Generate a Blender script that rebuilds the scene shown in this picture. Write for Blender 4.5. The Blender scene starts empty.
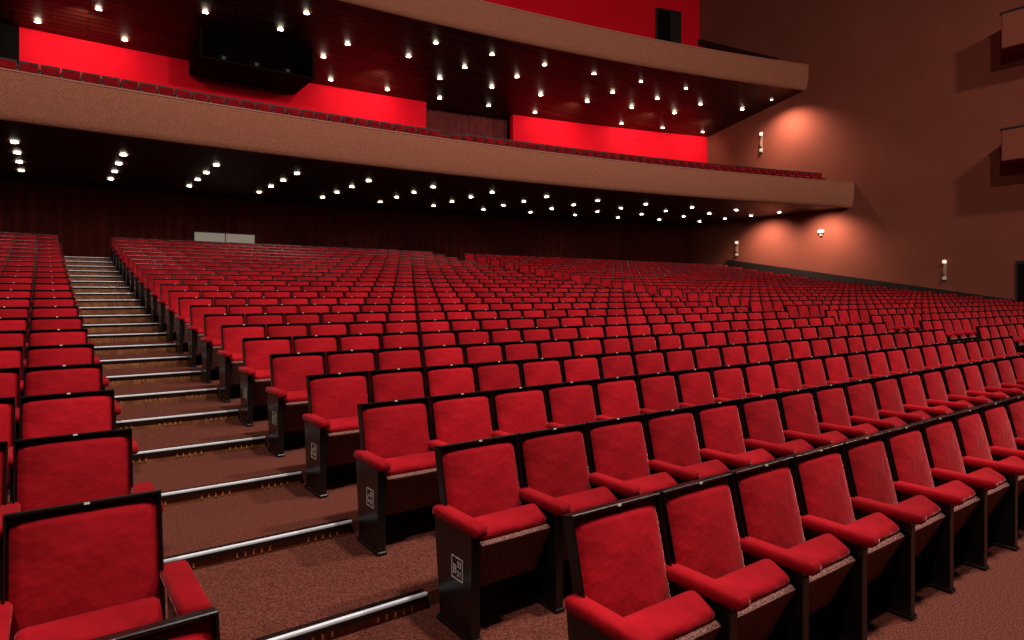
import bpy, bmesh, math, random
from mathutils import Matrix, Vector
random.seed(3)
sc = bpy.context.scene
sc.view_settings.view_transform = 'Standard'
COL = sc.collection
H = 1.65            # camera height above the front floor

# ------------------------------------------------------------------ materials
def new_mat(name, base, rough=0.6, metal=0.0, noise=None, bump=None, sheen=0.0, emis=None, spec=0.5, coords='Object', sheen_tint=None):
    m = bpy.data.materials.new(name); m.use_nodes = True
    nt = m.node_tree; b = nt.nodes['Principled BSDF']
    b.inputs['Base Color'].default_value = (*base, 1)
    b.inputs['Roughness'].default_value = rough
    b.inputs['Metallic'].default_value = metal
    b.inputs['Specular IOR Level'].default_value = spec
    if sheen:
        b.inputs['Sheen Weight'].default_value = sheen
        b.inputs['Sheen Roughness'].default_value = 0.3
        b.inputs['Sheen Tint'].default_value = (*(sheen_tint or base), 1)
    if emis:
        b.inputs['Emission Color'].default_value = (*emis[0], 1)
        b.inputs['Emission Strength'].default_value = emis[1]
    tc = nt.nodes.new('ShaderNodeTexCoord')
    if noise:
        scale, c2, lo, hi = noise
        n = nt.nodes.new('ShaderNodeTexNoise'); n.inputs['Scale'].default_value = scale
        n.inputs['Detail'].default_value = 4
        r = nt.nodes.new('ShaderNodeValToRGB')
        r.color_ramp.elements[0].position = lo; r.color_ramp.elements[1].position = hi
        r.color_ramp.elements[0].color = (*base, 1); r.color_ramp.elements[1].color = (*c2, 1)
        nt.links.new(tc.outputs[coords], n.inputs['Vector'])
        nt.links.new(n.outputs['Fac'], r.inputs['Fac'])
        nt.links.new(r.outputs['Color'], b.inputs['Base Color'])
    if bump:
        n2 = nt.nodes.new('ShaderNodeTexNoise'); n2.inputs['Scale'].default_value = bump[0]
        n2.inputs['Detail'].default_value = 3
        bp = nt.nodes.new('ShaderNodeBump'); bp.inputs['Strength'].default_value = bump[1]
        bp.inputs['Distance'].default_value = bump[2]
        nt.links.new(tc.outputs[coords], n2.inputs['Vector'])
        nt.links.new(n2.outputs['Fac'], bp.inputs['Height'])
        nt.links.new(bp.outputs['Normal'], b.inputs['Normal'])
    return m

M_VELVET = new_mat('red_velvet', (0.21, 0.003, 0.007), 0.85, noise=(3.5, (0.40, 0.007, 0.014), 0.3, 0.7),
                   bump=(7, 0.45, 0.04), sheen=0.45, sheen_tint=(1, 0.28, 0.28), spec=0.06)
# per-seat variation of the pile
nt = M_VELVET.node_tree; b = nt.nodes['Principled BSDF']
oi = nt.nodes.new('ShaderNodeObjectInfo'); hs = nt.nodes.new('ShaderNodeHueSaturation')
mr = nt.nodes.new('ShaderNodeMapRange'); mr.inputs['To Min'].default_value = 0.78; mr.inputs['To Max'].default_value = 1.15
lk = b.inputs['Base Color'].links[0]; src = lk.from_socket
nt.links.new(oi.outputs['Random'], mr.inputs['Value']); nt.links.new(mr.outputs['Result'], hs.inputs['Value'])
nt.links.new(src, hs.inputs['Color']); nt.links.new(hs.outputs['Color'], b.inputs['Base Color'])

M_BLACK = new_mat('black_lacquer', (0.006, 0.004, 0.004), 0.28, bump=(40, 0.1, 0.002))
M_TWEED = new_mat('brown_tweed', (0.06, 0.022, 0.02), 0.9, noise=(160, (0.27, 0.12, 0.10), 0.4, 0.62), bump=(180, 0.4, 0.003), spec=0.1)
M_SHELL = new_mat('seat_shell', (0.02, 0.008, 0.006), 0.5)
M_CARPET = new_mat('carpet', (0.055, 0.014, 0.010), 0.95, noise=(110, (0.175, 0.050, 0.034), 0.37, 0.68), bump=(170, 0.5, 0.004), spec=0.05)
M_METAL = new_mat('nosing_metal', (0.88, 0.92, 1.0), 0.3, metal=0.15)  # metal strip; its bluish-white highlight is put into the base colour
M_WOODR = new_mat('copper_riser', (0.14, 0.045, 0.018), 0.35, noise=(12, (0.28, 0.10, 0.04), 0.4, 0.7))
M_GLINT = new_mat('riser_glint', (0.9, 0.5, 0.2), 0.25, metal=0.7)  # gold colour painted as step-light reflections on the risers
M_FASCIA = new_mat('fascia_plaster', (0.29, 0.098, 0.057), 0.9, noise=(22, (0.39, 0.142, 0.088), 0.35, 0.65), bump=(24, 0.7, 0.04), spec=0.1)
M_FASCIA_RIM = new_mat('fascia_rim', (0.40, 0.145, 0.09), 0.6)
M_WALL = new_mat('wall_plaster', (0.18, 0.047, 0.029), 0.85, noise=(0.4, (0.215, 0.057, 0.036), 0.3, 0.7), bump=(25, 0.2, 0.02), spec=0.1)
M_REDWALL = new_mat('red_paint', (0.80, 0.004, 0.018), 0.7, noise=(0.6, (0.86, 0.006, 0.022), 0.3, 0.7), spec=0.05)
M_CURTAIN = new_mat('dark_curtain', (0.12, 0.010, 0.010), 0.9, noise=(3, (0.18, 0.018, 0.016), 0.3, 0.7), sheen=0.2)
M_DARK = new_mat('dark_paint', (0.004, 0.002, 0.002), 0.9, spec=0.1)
M_TRIM = new_mat('dark_trim', (0.01, 0.005, 0.004), 0.5)
M_LAMP = new_mat('lamp_glow', (1, 0.9, 0.75), 0.5, emis=((1, 0.86, 0.66), 34))
M_RING = new_mat('lamp_ring', (0.3, 0.25, 0.2), 0.3, metal=1.0)
M_WHITE = new_mat('white_plate', (0.6, 0.57, 0.52), 0.5)
M_BOOTH = new_mat('booth_glass', (0.4, 0.36, 0.30), 0.3, emis=((1, 0.85, 0.7), 0.16))
M_CEIL = new_mat('ceiling_paint', (0.06, 0.03, 0.025), 0.9)

# slatted timber soffit
M_SLAT = bpy.data.materials.new('slatted_soffit'); M_SLAT.use_nodes = True
nt = M_SLAT.node_tree; b = nt.nodes['Principled BSDF']; b.inputs['Roughness'].default_value = 0.45
b.inputs['Specular IOR Level'].default_value = 0.3
tc = nt.nodes.new('ShaderNodeTexCoord')
br = nt.nodes.new('ShaderNodeTexBrick'); br.inputs['Scale'].default_value = 1.0
br.inputs['Brick Width'].default_value = 2.4; br.inputs['Row Height'].default_value = 0.28
br.inputs['Mortar Size'].default_value = 0.04
br.inputs['Color1'].default_value = (0.085, 0.016, 0.010, 1); br.inputs['Color2'].default_value = (0.02, 0.005, 0.004, 1)
br.inputs['Mortar'].default_value = (0.003, 0.002, 0.002, 1)
nt.links.new(tc.outputs['Object'], br.inputs['Vector']); nt.links.new(br.outputs['Color'], b.inputs['Base Color'])

# ------------------------------------------------------------------ geometry helpers
class Geo:
    def __init__(s): s.v = []; s.f = []; s.m = []; s.s = []
    def add(s, verts, faces, mi, smooth=False):
        o = len(s.v); s.v += [tuple(v) for v in verts]
        for f in faces: s.f.append(tuple(i + o for i in f)); s.m.append(mi); s.s.append(smooth)
    def box(s, c, size, mi=0, rx=0.0, bevel=0.0, seg=2, smooth=False, rz=0.0):
        bm = bmesh.new(); bmesh.ops.create_cube(bm, size=1.0)
        bmesh.ops.scale(bm, vec=size, verts=bm.verts)
        if bevel > 0:
            bmesh.ops.bevel(bm, geom=bm.edges[:], offset=bevel, segments=seg, affect='EDGES', profile=0.6)
        M = Matrix.Translation(c) @ Matrix.Rotation(rz, 4, 'Z') @ Matrix.Rotation(rx, 4, 'X')
        bm.verts.index_update()
        s.add([M @ v.co for v in bm.verts], [[v.index for v in f.verts] for f in bm.faces], mi, smooth)
        bm.free()
    def pillow(s, M, w, h, t, mi, n=10):
        vs = []; fs = []
        for j in range(n + 1):
            for i in range(n + 1):
                u = -1 + 2 * i / n; v = -1 + 2 * j / n
                uu = math.sin(u * math.pi / 2); vv = math.sin(v * math.pi / 2)
                d = t * (max(0, (1 - abs(uu) ** 8) * (1 - abs(vv) ** 8)) ** 0.5) * (0.6 + 0.4 * (1 - uu * uu) * (1 - (vv + 0.2) ** 2 * 0.6))
                vs.append(M @ Vector((uu * w / 2, -d, vv * h / 2)))
        for j in range(n):
            for i in range(n):
                a = j * (n + 1) + i; fs.append((a, a + 1, a + n + 2, a + n + 1))
        s.add(vs, fs, mi, True)
    def mesh(s, name, mats):
        me = bpy.data.meshes.new(name); me.from_pydata(s.v, [], s.f)
        for m in mats: me.materials.append(m)
        me.polygons.foreach_set('material_index', s.m)
        me.polygons.foreach_set('use_smooth', s.s)
        me.update(); return me
    def obj(s, name, mats, parent=None):
        o = bpy.data.objects.new(name, s.mesh(name, mats)); COL.objects.link(o)
        if parent: o.parent = parent
        return o

def empty(name):
    o = bpy.data.objects.new(name, None); COL.objects.link(o); return o

def simple_box(name, lo, hi, mat, bevel=0.0):
    g = Geo(); c = [(a + b_) / 2 for a, b_ in zip(lo, hi)]
    g.box(c, [b_ - a for a, b_ in zip(lo, hi)], 0, bevel=bevel)
    return g.obj(name, [mat])

CX = 4.0
def arc(X, Yc, R): return Yc - (X - CX) ** 2 / (2 * R)

def sweep(name, prof, segm, mats, Yc, R, x0, x1, n=60, closed=False, caps=True, smooth_segs=()):
    g = Geo(); P = len(prof)
    vs = []
    for k in range(n + 1):
        X = x0 + (x1 - x0) * k / n
        for dy, z in prof: vs.append((X, arc(X, Yc, R) + dy, z))
    g.v = vs
    for k in range(n):
        for j in range(P if closed else P - 1):
            a = k * P + j; b_ = k * P + (j + 1) % P
            g.f.append((a, b_, b_ + P, a + P)); g.m.append(segm[j]); g.s.append(j in smooth_segs)
    if closed and caps:
        g.f.append(tuple(range(P))); g.m.append(segm[0]); g.s.append(False)
        g.f.append(tuple(reversed(range(n * P, n * P + P)))); g.m.append(segm[0]); g.s.append(False)
    return g.obj(name, mats)

# ------------------------------------------------------------------ theatre seat
SP = 0.50
def seat_mesh(name, left=True, right=False, st_deg=27, right_off=0.0, plate=True):
    g = Geo()   # materials 0 velvet 1 black 2 tweed 3 shell
    tilt = -math.radians(13)
    B = Matrix.Translation((0, -0.065, 0.565)) @ Matrix.Rotation(tilt, 4, 'X')
    def bbox(c, size, mi, bev=0.003, seg=1):
        cc = B @ Vector(c); g.box(cc, size, mi, rx=tilt, bevel=bev, seg=seg)
    bbox((0, 0.018, 0), (0.472, 0.024, 0.51), 3)
    bbox((-0.236, -0.002, 0), (0.008, 0.062, 0.525), 1)
    bbox((0.236, -0.002, 0), (0.008, 0.062, 0.525), 1)
    bbox((0, -0.002, 0.260), (0.480, 0.066, 0.012), 1)
    g.pillow(B @ Matrix.Translation((0, 0.006, -0.003)), 0.464, 0.508, 0.056, 0)
    if plate: bbox((0, -0.036, 0.260), (0.018, 0.003, 0.008), 4, 0)
    # tipped-up seat: velvet pad + tweed underside
    st = math.radians(st_deg)
    S = Matrix.Translation((0, -0.24, 0.345)) @ Matrix.Rotation(st, 4, 'X')
    g.box(S @ Vector((0, 0.02, 0.012)), (0.415, 0.135, 0.31), 0, rx=st, bevel=0.04, seg=3, smooth=True)
    g.box(S @ Vector((0, -0.06, -0.012)), (0.412, 0.032, 0.29), 2, rx=st, bevel=0.01, seg=2)
    g.box((0, -0.17, 0.19), (0.42, 0.03, 0.03), 1)
    # standards and arm pads
    xs = []
    if left: xs.append((-SP / 2, 0.395, 0.082))
    if right: xs.append((SP / 2 + right_off, 0.395 + right_off * 2.0, 0.082 + right_off * 0.6))
    for x, al, aw in xs:
        w = 0.021
        prof = [(-0.37, 0.0), (-0.09, 0.0), (-0.09, 0.10), (-0.06, 0.30), (-0.04, 0.50), (-0.37, 0.50), (-0.385, 0.47), (-0.375, 0.20)]
        n = len(prof)
        vs = [(x - w, y, z) for y, z in prof] + [(x + w, y, z) for y, z in prof]
        fs = [tuple(reversed(range(n))), tuple(range(n, 2 * n))]
        fs += [(i, (i + 1) % n, (i + 1) % n + n, i + n) for i in range(n)]
        g.add(vs, fs, 1)
        g.box((x, -0.375, 0.25), (0.048, 0.014, 0.50), 1, bevel=0.003, seg=1)
        g.box((x, -0.23, 0.011), (0.06, 0.32, 0.022), 1, bevel=0.004, seg=1)
        g.box((x, -0.04 - al / 2, 0.522), (aw, al, 0.056), 0, bevel=0.025, seg=3, smooth=True)
    return g.mesh(name, [M_VELVET, M_BLACK, M_TWEED, M_SHELL, M_WHITE])
ME_SEAT = seat_mesh('theater_seat')
ME_SEAT_END = seat_mesh('theater_seat_end', True, True)
ME_SEAT_R = seat_mesh('theater_seat_right', False, True, st_deg=33)
ME_SEAT_RA = seat_mesh('theater_seat_aisle', False, True, st_deg=33, right_off=0.03)
ME_SEAT_RE = seat_mesh('theater_seat_right_end', True, True, st_deg=33)

RS = 3000.0
Y0 = 1.83
NR = 23
def zrow(n): return 0.065 * n + 0.0025 * n * n
def yrow(n, X): return arc(X, Y0 + n, RS) + (CX - 1.5) ** 2 / (2 * RS)
def yaw(X, R): return math.atan(-(X - CX) / R)

def put_seat(me, X, n, parent=None):
    o = bpy.data.objects.new('theater_seat', me); COL.objects.link(o)
    o.location = (X, yrow(n, X), zrow(n)); o.rotation_euler = (0, 0, yaw(X, RS) + random.uniform(-.012, .012))
    if parent: o.parent = parent
    return o

sections = [(1.57, 13.4, 'L'), (14.6, 33.3, 'L')]
for n in range(NR):
    par = empty('theater_seat_row') if n > 3 else None
    for (xa, xb, _) in sections:
        cnt = int((xb - xa) / SP)
        for k in range(cnt):
            me = ME_SEAT_END if k == cnt - 1 else ME_SEAT
            put_seat(me, xa + 0.24 + k * SP, n, par)
    xe = 0.355 - 0.008 * n
    for k in range(9):
        me = ME_SEAT_RA if k == 0 else (ME_SEAT_RE if k == 8 else ME_SEAT_R)
        put_seat(me, xe - 0.24 - k * SP, n, par)

# row letter / seat number plates on the aisle-end panels
for n, L in enumerate(['A', 'B', 'C', 'D', 'E', 'F']):
    par = empty('row_label_plate')
    x = 1.57 + 0.24 - SP / 2 - 0.0215 - 0.003
    y = yrow(n, 1.6); z = zrow(n)
    g = Geo()
    yc, zc, a, h = y - 0.265, z + 0.31, 0.048, 0.05
    for (dy, dz, sy, sz) in [(0, h, 2 * a, .004), (0, -h, 2 * a, .004), (-a, 0, .004, 2 * h), (a, 0, .004, 2 * h)]:
        g.box((x - 0.001, yc + dy, zc + dz), (0.003, sy, sz), 0)
    fr = g.obj('plate_frame', [M_WHITE], par)
    for txt, dy, dz, size in [(L, 0.040, -0.028, 0.062), ('33', 0.002, 0.006, 0.04), ('31', 0.002, -0.036, 0.04)]:
        cu = bpy.data.curves.new('plate_text', 'FONT'); cu.body = txt; cu.size = size; cu.extrude = 0.001
        cu.materials.append(M_WHITE)
        t = bpy.data.objects.new('plate_text', cu); COL.objects.link(t)
        t.location = (x - 0.001, yc + dy, zc + dz)
        t.rotation_euler = (math.pi / 2, 0, -math.pi / 2)
        t.parent = par

# ------------------------------------------------------------------ stepped floor
prof = [(-14.0, 0.0)]
segm = []
for n in range(1, NR + 1):
    prof.append((Y0 + n - 1 + 0.06, zrow(n - 1))); segm.append(0)
    prof.append((Y0 + n - 1 + 0.06, zrow(n))); segm.append(0)
prof.append((34.5, zrow(NR))); segm.append(0)
sweep('floor', prof, segm, [M_CARPET], (CX - 1.5) ** 2 / (2 * RS), RS, -27, 35, n=40)

# aisle steps
def step(n, xa, xb):
    y = yrow(n - 1, (xa + xb) / 2) + 0.06; z = zrow(n); h = z - zrow(n - 1)
    g = Geo(); xm = (xa + xb) / 2; w = xb - xa
    rz = yaw(xm, RS)
    g.box((xm, y - 0.012, z - h / 2), (w, 0.02, h), 1, rz=rz)
    g.box((xm, y + 0.005, z + 0.004), (w, 0.06, 0.012), 3, bevel=0.003, rz=rz)
    g.box((xm, y - 0.022, z + 0.006), (w, 0.022, 0.016), 0, bevel=0.004, rz=rz)
    g.box((xm, y - 0.029, z - 0.014), (w, 0.014, 0.024), 3, rz=rz)
    k = int(w / 0.05)
    for i in range(k):  # small gold bars stand in for light glints on the riser
        if (i % 9) > 4: continue
        g.box((xa + 0.12 + i * 0.045, y - 0.024, z - h * 0.62), (0.010, 0.006, min(0.03, h * .35)), 2, rz=rz)
    g.obj('aisle_step', [M_METAL, M_WOODR, M_GLINT, M_BLACK])
for n in range(1, NR + 1):
    step(n, 0.36 - 0.008 * n, 1.54)
    step(n, 13.55, 14.5)

# ------------------------------------------------------------------ room shell
simple_box('wall_right', (35, -14, -1), (35.5, 36, 24), M_WALL)
simple_box('wall_left', (-27.5, -14, -1), (-27, 36, 24), M_WALL)
simple_box('ceiling', (-27.5, -14, 24), (35.5, 36, 24.3), M_CEIL)
sweep('wall_back', [(0, -1), (0, 24)], [0], [M_DARK], 34.2, 100, -27, 35.2)

def curtain(name, Yc, R, x0, x1, z0, z1, mat, wl=0.32, amp=0.07):
    g = Geo(); n = int((x1 - x0) / (wl / 6))
    for k in range(n + 1):
        X = x0 + (x1 - x0) * k / n
        dy = amp * math.sin(X / wl * 2 * math.pi) + 0.03 * math.sin(X * 3.1)
        g.v += [(X, arc(X, Yc, R) + dy, z0), (X, arc(X, Yc, R) + dy * 0.8, z1)]
    for k in range(n): g.f.append((2 * k, 2 * k + 2, 2 * k + 3, 2 * k + 1)); g.m.append(0); g.s.append(True)
    return g.obj(name, [mat])
curtain('back_curtain', 33.1, 100, -20, 34.9, zrow(NR), 4.69 + H, M_CURTAIN, wl=0.5, amp=0.13)

# control booth window at the back
g = Geo(); xw = 6.75; yw = arc(xw, 32.8, 100)
g.box((xw, yw, 2.72 + H), (2.8, 0.12, 0.52), 1, bevel=0.02)
g.box((xw, yw - 0.07, 2.72 + H), (2.66, 0.03, 0.40), 0)
g.box((xw, yw - 0.09, 2.72 + H), (0.04, 0.03, 0.40), 1)
g.obj('control_booth_window', [M_BOOTH, M_TRIM])

# --------------------------- first balcony
YB1 = 22.05; R1 = 100
zb, zt = 4.7 + H, 6.05 + H
ZF = 5.86 + H
p = [(0.10, zb), (0.0, zb + 0.05), (-0.06, zb + 0.2), (-0.13, zb + 0.7), (-0.15, zt - 0.1), (-0.13, zt - 0.05),
     (-0.16, zt - 0.04), (-0.16, zt), (0.22, zt), (0.25, zt - 0.04), (0.25, ZF), (1.1, ZF)]
s = [0] * 5 + [2] * 4 + [0, 3]
z = ZF; y = 1.1
for k in range(1, 8):
    p += [(y, z + 0.18), (y + 0.95, z + 0.18)]; s += [3, 3]; z += 0.18; y += 0.95
p += [(9.0, z), (9.0, z - 0.3), (10.9, zb + 0.6), (10.9, zb)]; s += [3, 1, 1, 1, 1]
sweep('lower_balcony', p, s, [M_FASCIA, M_SLAT, M_FASCIA_RIM, M_CARPET], YB1, R1, -26.98, 34.98, closed=True, smooth_segs=(0, 1, 2, 3))

# balcony seats : one mesh
g = Geo()
for j in range(8):
    zf = ZF + 0.18 * j
    X = -12.0
    while X < 34.4:
        if not (12.6 < X < 13.6):
            Y = arc(X, YB1 + 1.02 + 0.95 * j, R1); a = yaw(X, R1)
            def P(x, y_, z_): return (X + x * math.cos(a) - y_ * math.sin(a), Y + x * math.sin(a) + y_ * math.cos(a), zf + z_)
            def bx(c, sz, mi, rx=0):
                g.box(P(*c), sz, mi, rx=rx, rz=a)
            bx((0, -0.03, 0.56), (0.46, 0.05, 0.50), 1, -0.22)
            bx((0, -0.075, 0.53), (0.38, 0.05, 0.43), 0, -0.22)
            bx((0, -0.25, 0.36), (0.40, 0.13, 0.28), 0, 0.4)
            bx((-0.25, -0.22, 0.25), (0.04, 0.28, 0.50), 1)
            bx((-0.25, -0.22, 0.525), (0.07, 0.34, 0.05), 0)
        X += SP
g.obj('balcony_seats', [M_VELVET, M_SHELL])

# --------------------------- red rear walls of the first balcony
YR = 31.4
def redwall(name, x0, x1, z0, z1, Yc, mat=None):
    sweep(name, [(0, z0), (0, z1), (0.3, z1), (0.3, z0)], [0] * 4, [mat or M_REDWALL], Yc, R1, x0, x1, n=30, closed=True)
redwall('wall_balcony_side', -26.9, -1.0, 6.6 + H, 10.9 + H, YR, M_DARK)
redwall('wall_balcony_left', -0.98, 16.4, 6.6 + H, 10.9 + H, YR)
redwall('wall_balcony_right', 21.6, 34.98, 6.6 + H, 10.9 + H, YR)
curtain('doorway_curtain', YR + 0.9, R1, 16.2, 21.8, 6.4 + H, 10.9 + H, M_CURTAIN, wl=0.4)

# projection booth: black opening with hood hanging from the soffit
g = Geo()
bx0, bx1, by0, by1, bz0, bz1 = 5.0, 9.6, 28.6, 31.2, 9.75 + H, 11.1 + H
cx, cy, cz = (bx0 + bx1) / 2, (by0 + by1) / 2, (bz0 + bz1) / 2
g.box((cx, cy, bz0), (bx1 - bx0, by1 - by0, 0.1), 0, bevel=0.01)
g.box((bx0, cy, cz), (0.1, by1 - by0, bz1 - bz0), 0)
g.box((bx1, cy, cz), (0.1, by1 - by0, bz1 - bz0), 0)
g.box((cx, by1 - 0.1, cz), (bx1 - bx0, 0.1, bz1 - bz0), 0)
for i in range(3):
    g.box((6.0 + i * 1.35, 29.8, 10.1 + H), (0.45, 0.7, 0.4), 0, bevel=0.04)
    g.box((6.0 + i * 1.35, 29.4, 10.13 + H), (0.18, 0.14, 0.18), 1, bevel=0.04)
g.obj('projection_booth', [M_DARK, M_TRIM])

# --------------------------- upper balcony
YB2 = 24.7; R2 = 98
zb2, zt2 = 11.7 + H, 13.1 + H
p = [(0.10, zb2), (0.0, zb2 + 0.05), (-0.07, zb2 + 0.25), (-0.13, zb2 + 0.7), (-0.15, zt2 - 0.1), (-0.13, zt2 - 0.05),
     (-0.16, zt2 - 0.04), (-0.16, zt2), (0.22, zt2), (0.25, zt2 - 0.04), (0.25, 12.5 + H), (1.2, 12.5 + H), (7.2, 15.6 + H), (9.0, 15.6 + H), (9.0, 10.3 + H), (6.6, 10.4 + H)]
s = [0] * 5 + [2] * 4 + [0, 3, 3, 3, 3, 1, 1]
sweep('upper_balcony', p, s, [M_FASCIA, M_SLAT, M_FASCIA_RIM, M_CARPET], YB2, R2, -26.98, 34.98, closed=True, smooth_segs=(0, 1, 2, 3))
redwall('wall_upper_balcony', -26.9, 34.98, 15.5 + H, 23.9, 32.0)
# door in the upper red wall
g = Geo(); xd = 32.6; yd = arc(xd, 31.9, R1); a = yaw(xd, R1)
g.box((xd, yd, 17.1 + H), (1.9, 0.12, 2.9), 0, rz=a, bevel=0.02)
g.box((xd - 0.45, yd - 0.08, 17.05 + H), (0.8, 0.05, 2.6), 1, rz=a, bevel=0.02)
g.box((xd + 0.45, yd - 0.08, 17.05 + H), (0.8, 0.05, 2.6), 1, rz=a, bevel=0.02)
g.obj('door_1', [M_TRIM, M_DARK])

# --------------------------- recessed downlights
def downlights(name, pts):
    g = Geo()
    for (x, y, z) in pts:
        for (r0, r1, zz, mi) in [(0.0, 0.105, z - 0.03, 0), (0.105, 0.15, z - 0.04, 1)]:
            n = 12
            if r0 == 0:
                g.add([(x + r1 * math.cos(t * 2 * math.pi / n), y + r1 * math.sin(t * 2 * math.pi / n), zz) for t in range(n)], [tuple(reversed(range(n)))], mi)
            else:
                vs = []
                for r in (r0, r1): vs += [(x + r * math.cos(t * 2 * math.pi / n), y + r * math.sin(t * 2 * math.pi / n), zz) for t in range(n)]
                g.add(vs, [(t, (t + 1) % n, (t + 1) % n + n, t + n) for t in range(n)], mi)
    return g.obj(name, [M_LAMP, M_RING])
pts = []
X = -9.5
while X < 34.5:
    for dy in (2.9, 4.7, 6.5, 8.4):
        pts.append((X, arc(X, YB1 + dy, R1), zb))
    X += 2.87
downlights('lower_soffit_downlights', pts)
pts = []
X = -9.5; c = 0
while X < 34.5:
    for i, dy in enumerate((1.3, 2.8, 4.2, 6.0)):
        zz = zb2 - 1.3 * (dy - 0.1) / 6.5
        if 4.8 < X < 10.4 and dy > 3.5: continue
        if (c * 3 + i * 2) % 7 == 0: continue
        pts.append((X + (0.7, 0.1, -0.5, 0.5)[i], arc(X, YB2 + dy, R2), zz - 0.01))
    X += 2.87; c += 1
downlights('upper_soffit_downlights', pts)

# --------------------------- right wall details
def wall_strip(name, pa, pb, hgt, mat):
    g = Geo()
    (y0_, z0_), (y1_, z1_) = pa, pb
    vs = []
    for x in (34.84, 34.99):
        vs += [(x, y0_, z0_ - hgt), (x, y1_, z1_ - hgt), (x, y1_, z1_), (x, y0_, z0_)]
    g.add(vs, [(0, 1, 2, 3), (7, 6, 5, 4), (0, 4, 5, 1), (3, 2, 6, 7), (0, 3, 7, 4), (1, 5, 6, 2)], 0)
    g.obj(name, [mat])
wall_strip('trim_1', (25.0, 2.25 + H), (10.1, -0.2 + H), 0.5, M_TRIM)
wall_strip('trim_2', (27.6, 17.2 + H), (21.5, 14.0 + H), 0.35, M_TRIM)

# exit door at the right edge
g = Geo()
g.box((34.94, 8.95, 0.28 + H), (0.1, 2.1, 2.5), 0, bevel=0.02)
g.box((34.87, 8.45, 0.25 + H), (0.06, 0.9, 2.3), 1, bevel=0.02)
g.box((34.87, 9.45, 0.25 + H), (0.06, 0.9, 2.3), 1, bevel=0.02)
g.obj('door_2', [M_TRIM, M_DARK])

# side boxes on the right wall
for zlo, zhi in ((5.75, 7.1), (10.6, 12.1)):
    g = Geo()
    g.box((34.1, 6.75, (zlo + zhi) / 2 + H), (1.76, 6.6, zhi - zlo), 0, bevel=0.08, seg=3)
    g.box((34.1, 6.75, zhi + 0.03 + H), (1.78, 6.7, 0.1), 1, bevel=0.02)
    g.obj('side_box_balcony', [M_WALL, M_TRIM])

M_WGLOW = new_mat('sconce_glow', (1, .9, .8), .5, emis=((1, 0.75, 0.6), 0.9))
M_SBODY = new_mat('sconce_body', (0.35, 0.2, 0.15), 0.5)
def sconce(y, z, h, name='wall_sconce'):
    g = Geo()
    g.box((34.96, y, z), (0.06, 0.12, h), 1, bevel=0.02)
    g.box((34.88, y, z + h * 0.38), (0.14, 0.16, h * 0.15), 0, bevel=0.04)
    g.box((34.88, y, z - h * 0.05), (0.12, 0.10, h * 0.3), 1, bevel=0.03)
    g.box((34.88, y, z - h * 0.38), (0.14, 0.16, h * 0.16), 2, bevel=0.04)
    g.obj(name, [M_WGLOW, M_SBODY, M_WHITE])
sconce(22.6, 9.25 + H, 1.3)
sconce(24.3, 2.9 + H, 1.0)
sconce(12.8, 1.2 + H, 1.05)
g = Geo(); g.box((34.9, 18.9, 3.55 + H), (0.2, 0.3, 0.16), 0, bevel=0.04); g.box((34.95, 18.9, 3.38 + H), (0.1, 0.15, 0.16), 1)
g.obj('emergency_light', [M_WGLOW, M_SBODY])

# ------------------------------------------------------------------ lights
def area(name, loc, tgt, size, power, col=(1, 0.90, 0.80), spread=180):
    l = bpy.data.lights.new(name, 'AREA'); l.shape = 'DISK'; l.size = size; l.energy = power; l.color = col
    l.spread = math.radians(spread)
    o = bpy.data.objects.new(name, l); COL.objects.link(o); o.location = loc
    d = Vector(tgt) - Vector(loc); o.rotation_euler = d.to_track_quat('-Z', 'Y').to_euler(); return o
def spot(name, loc, tgt, power, ang, blend=0.6, r=0.08, col=(1, 0.82, 0.62)):
    l = bpy.data.lights.new(name, 'SPOT'); l.energy = power; l.spot_size = math.radians(ang); l.spot_blend = blend
    l.shadow_soft_size = r; l.color = col
    o = bpy.data.objects.new(name, l); COL.objects.link(o); o.location = loc
    d = Vector(tgt) - Vector(loc); o.rotation_euler = d.to_track_quat('-Z', 'Y').to_euler(); return o
area('house_light', (4, 0.5, 13), (3, 4, 0.5), 0.8, 1150)
area('house_light', (13, -1, 17), (12, 12, 1), 1.0, 2350)
area('house_light', (25, -1, 17), (22, 13, 1), 1.0, 1350)
area('house_light', (-4, -2, 16), (3, 20, 2), 1.0, 1500)
# wall washers next to the right wall (in the soffits)
for y_ in (20.6, 24.4):
    spot('soffit_spot', (33.4, y_, 11.0 + H), (34.9, y_, 9.0), 1500, 135, 1.0, col=(1, .76, .60))
for y_ in (18.4, 22.0):
    spot('soffit_spot', (33.4, y_, 4.55 + H), (34.9, y_, 3.0), 1050, 135, 1.0, col=(1, .76, .60))
# balcony rear wall washers
for X in (1, 13, 24, 29, 33):
    spot('soffit_spot', (X, arc(X, 28.6, R1), 10.6 + H), (X, arc(X, YR, R1), 8.6 + H), 370, 130, 1.0)
# downlights that graze the rear curtain of the stalls
for X in (-0.8, 2.0, 4.9, 7.8, 13.5, 19.3, 25):
    spot('soffit_spot', (X, arc(X, 30.4, R1), zb - 0.1), (X, arc(X, 31.5, R1), 2), 45, 120, 1.0)

w = bpy.data.worlds.new('World'); sc.world = w; w.use_nodes = True
w.node_tree.nodes['Background'].inputs[0].default_value = (0.04, 0.022, 0.02, 1)
w.node_tree.nodes['Background'].inputs[1].default_value = 0.35

# ------------------------------------------------------------------ camera
cd = bpy.data.cameras.new('camera'); cam = bpy.data.objects.new('camera', cd); COL.objects.link(cam)
cam.location = (0, 0, H); cam.rotation_euler = (math.pi / 2, 0, -math.radians(35.8))
cd.lens = 22.5; cd.sensor_width = 36; cd.shift_y = -25 / 1024
cd.clip_start = 0.05; cd.clip_end = 200
sc.camera = cam
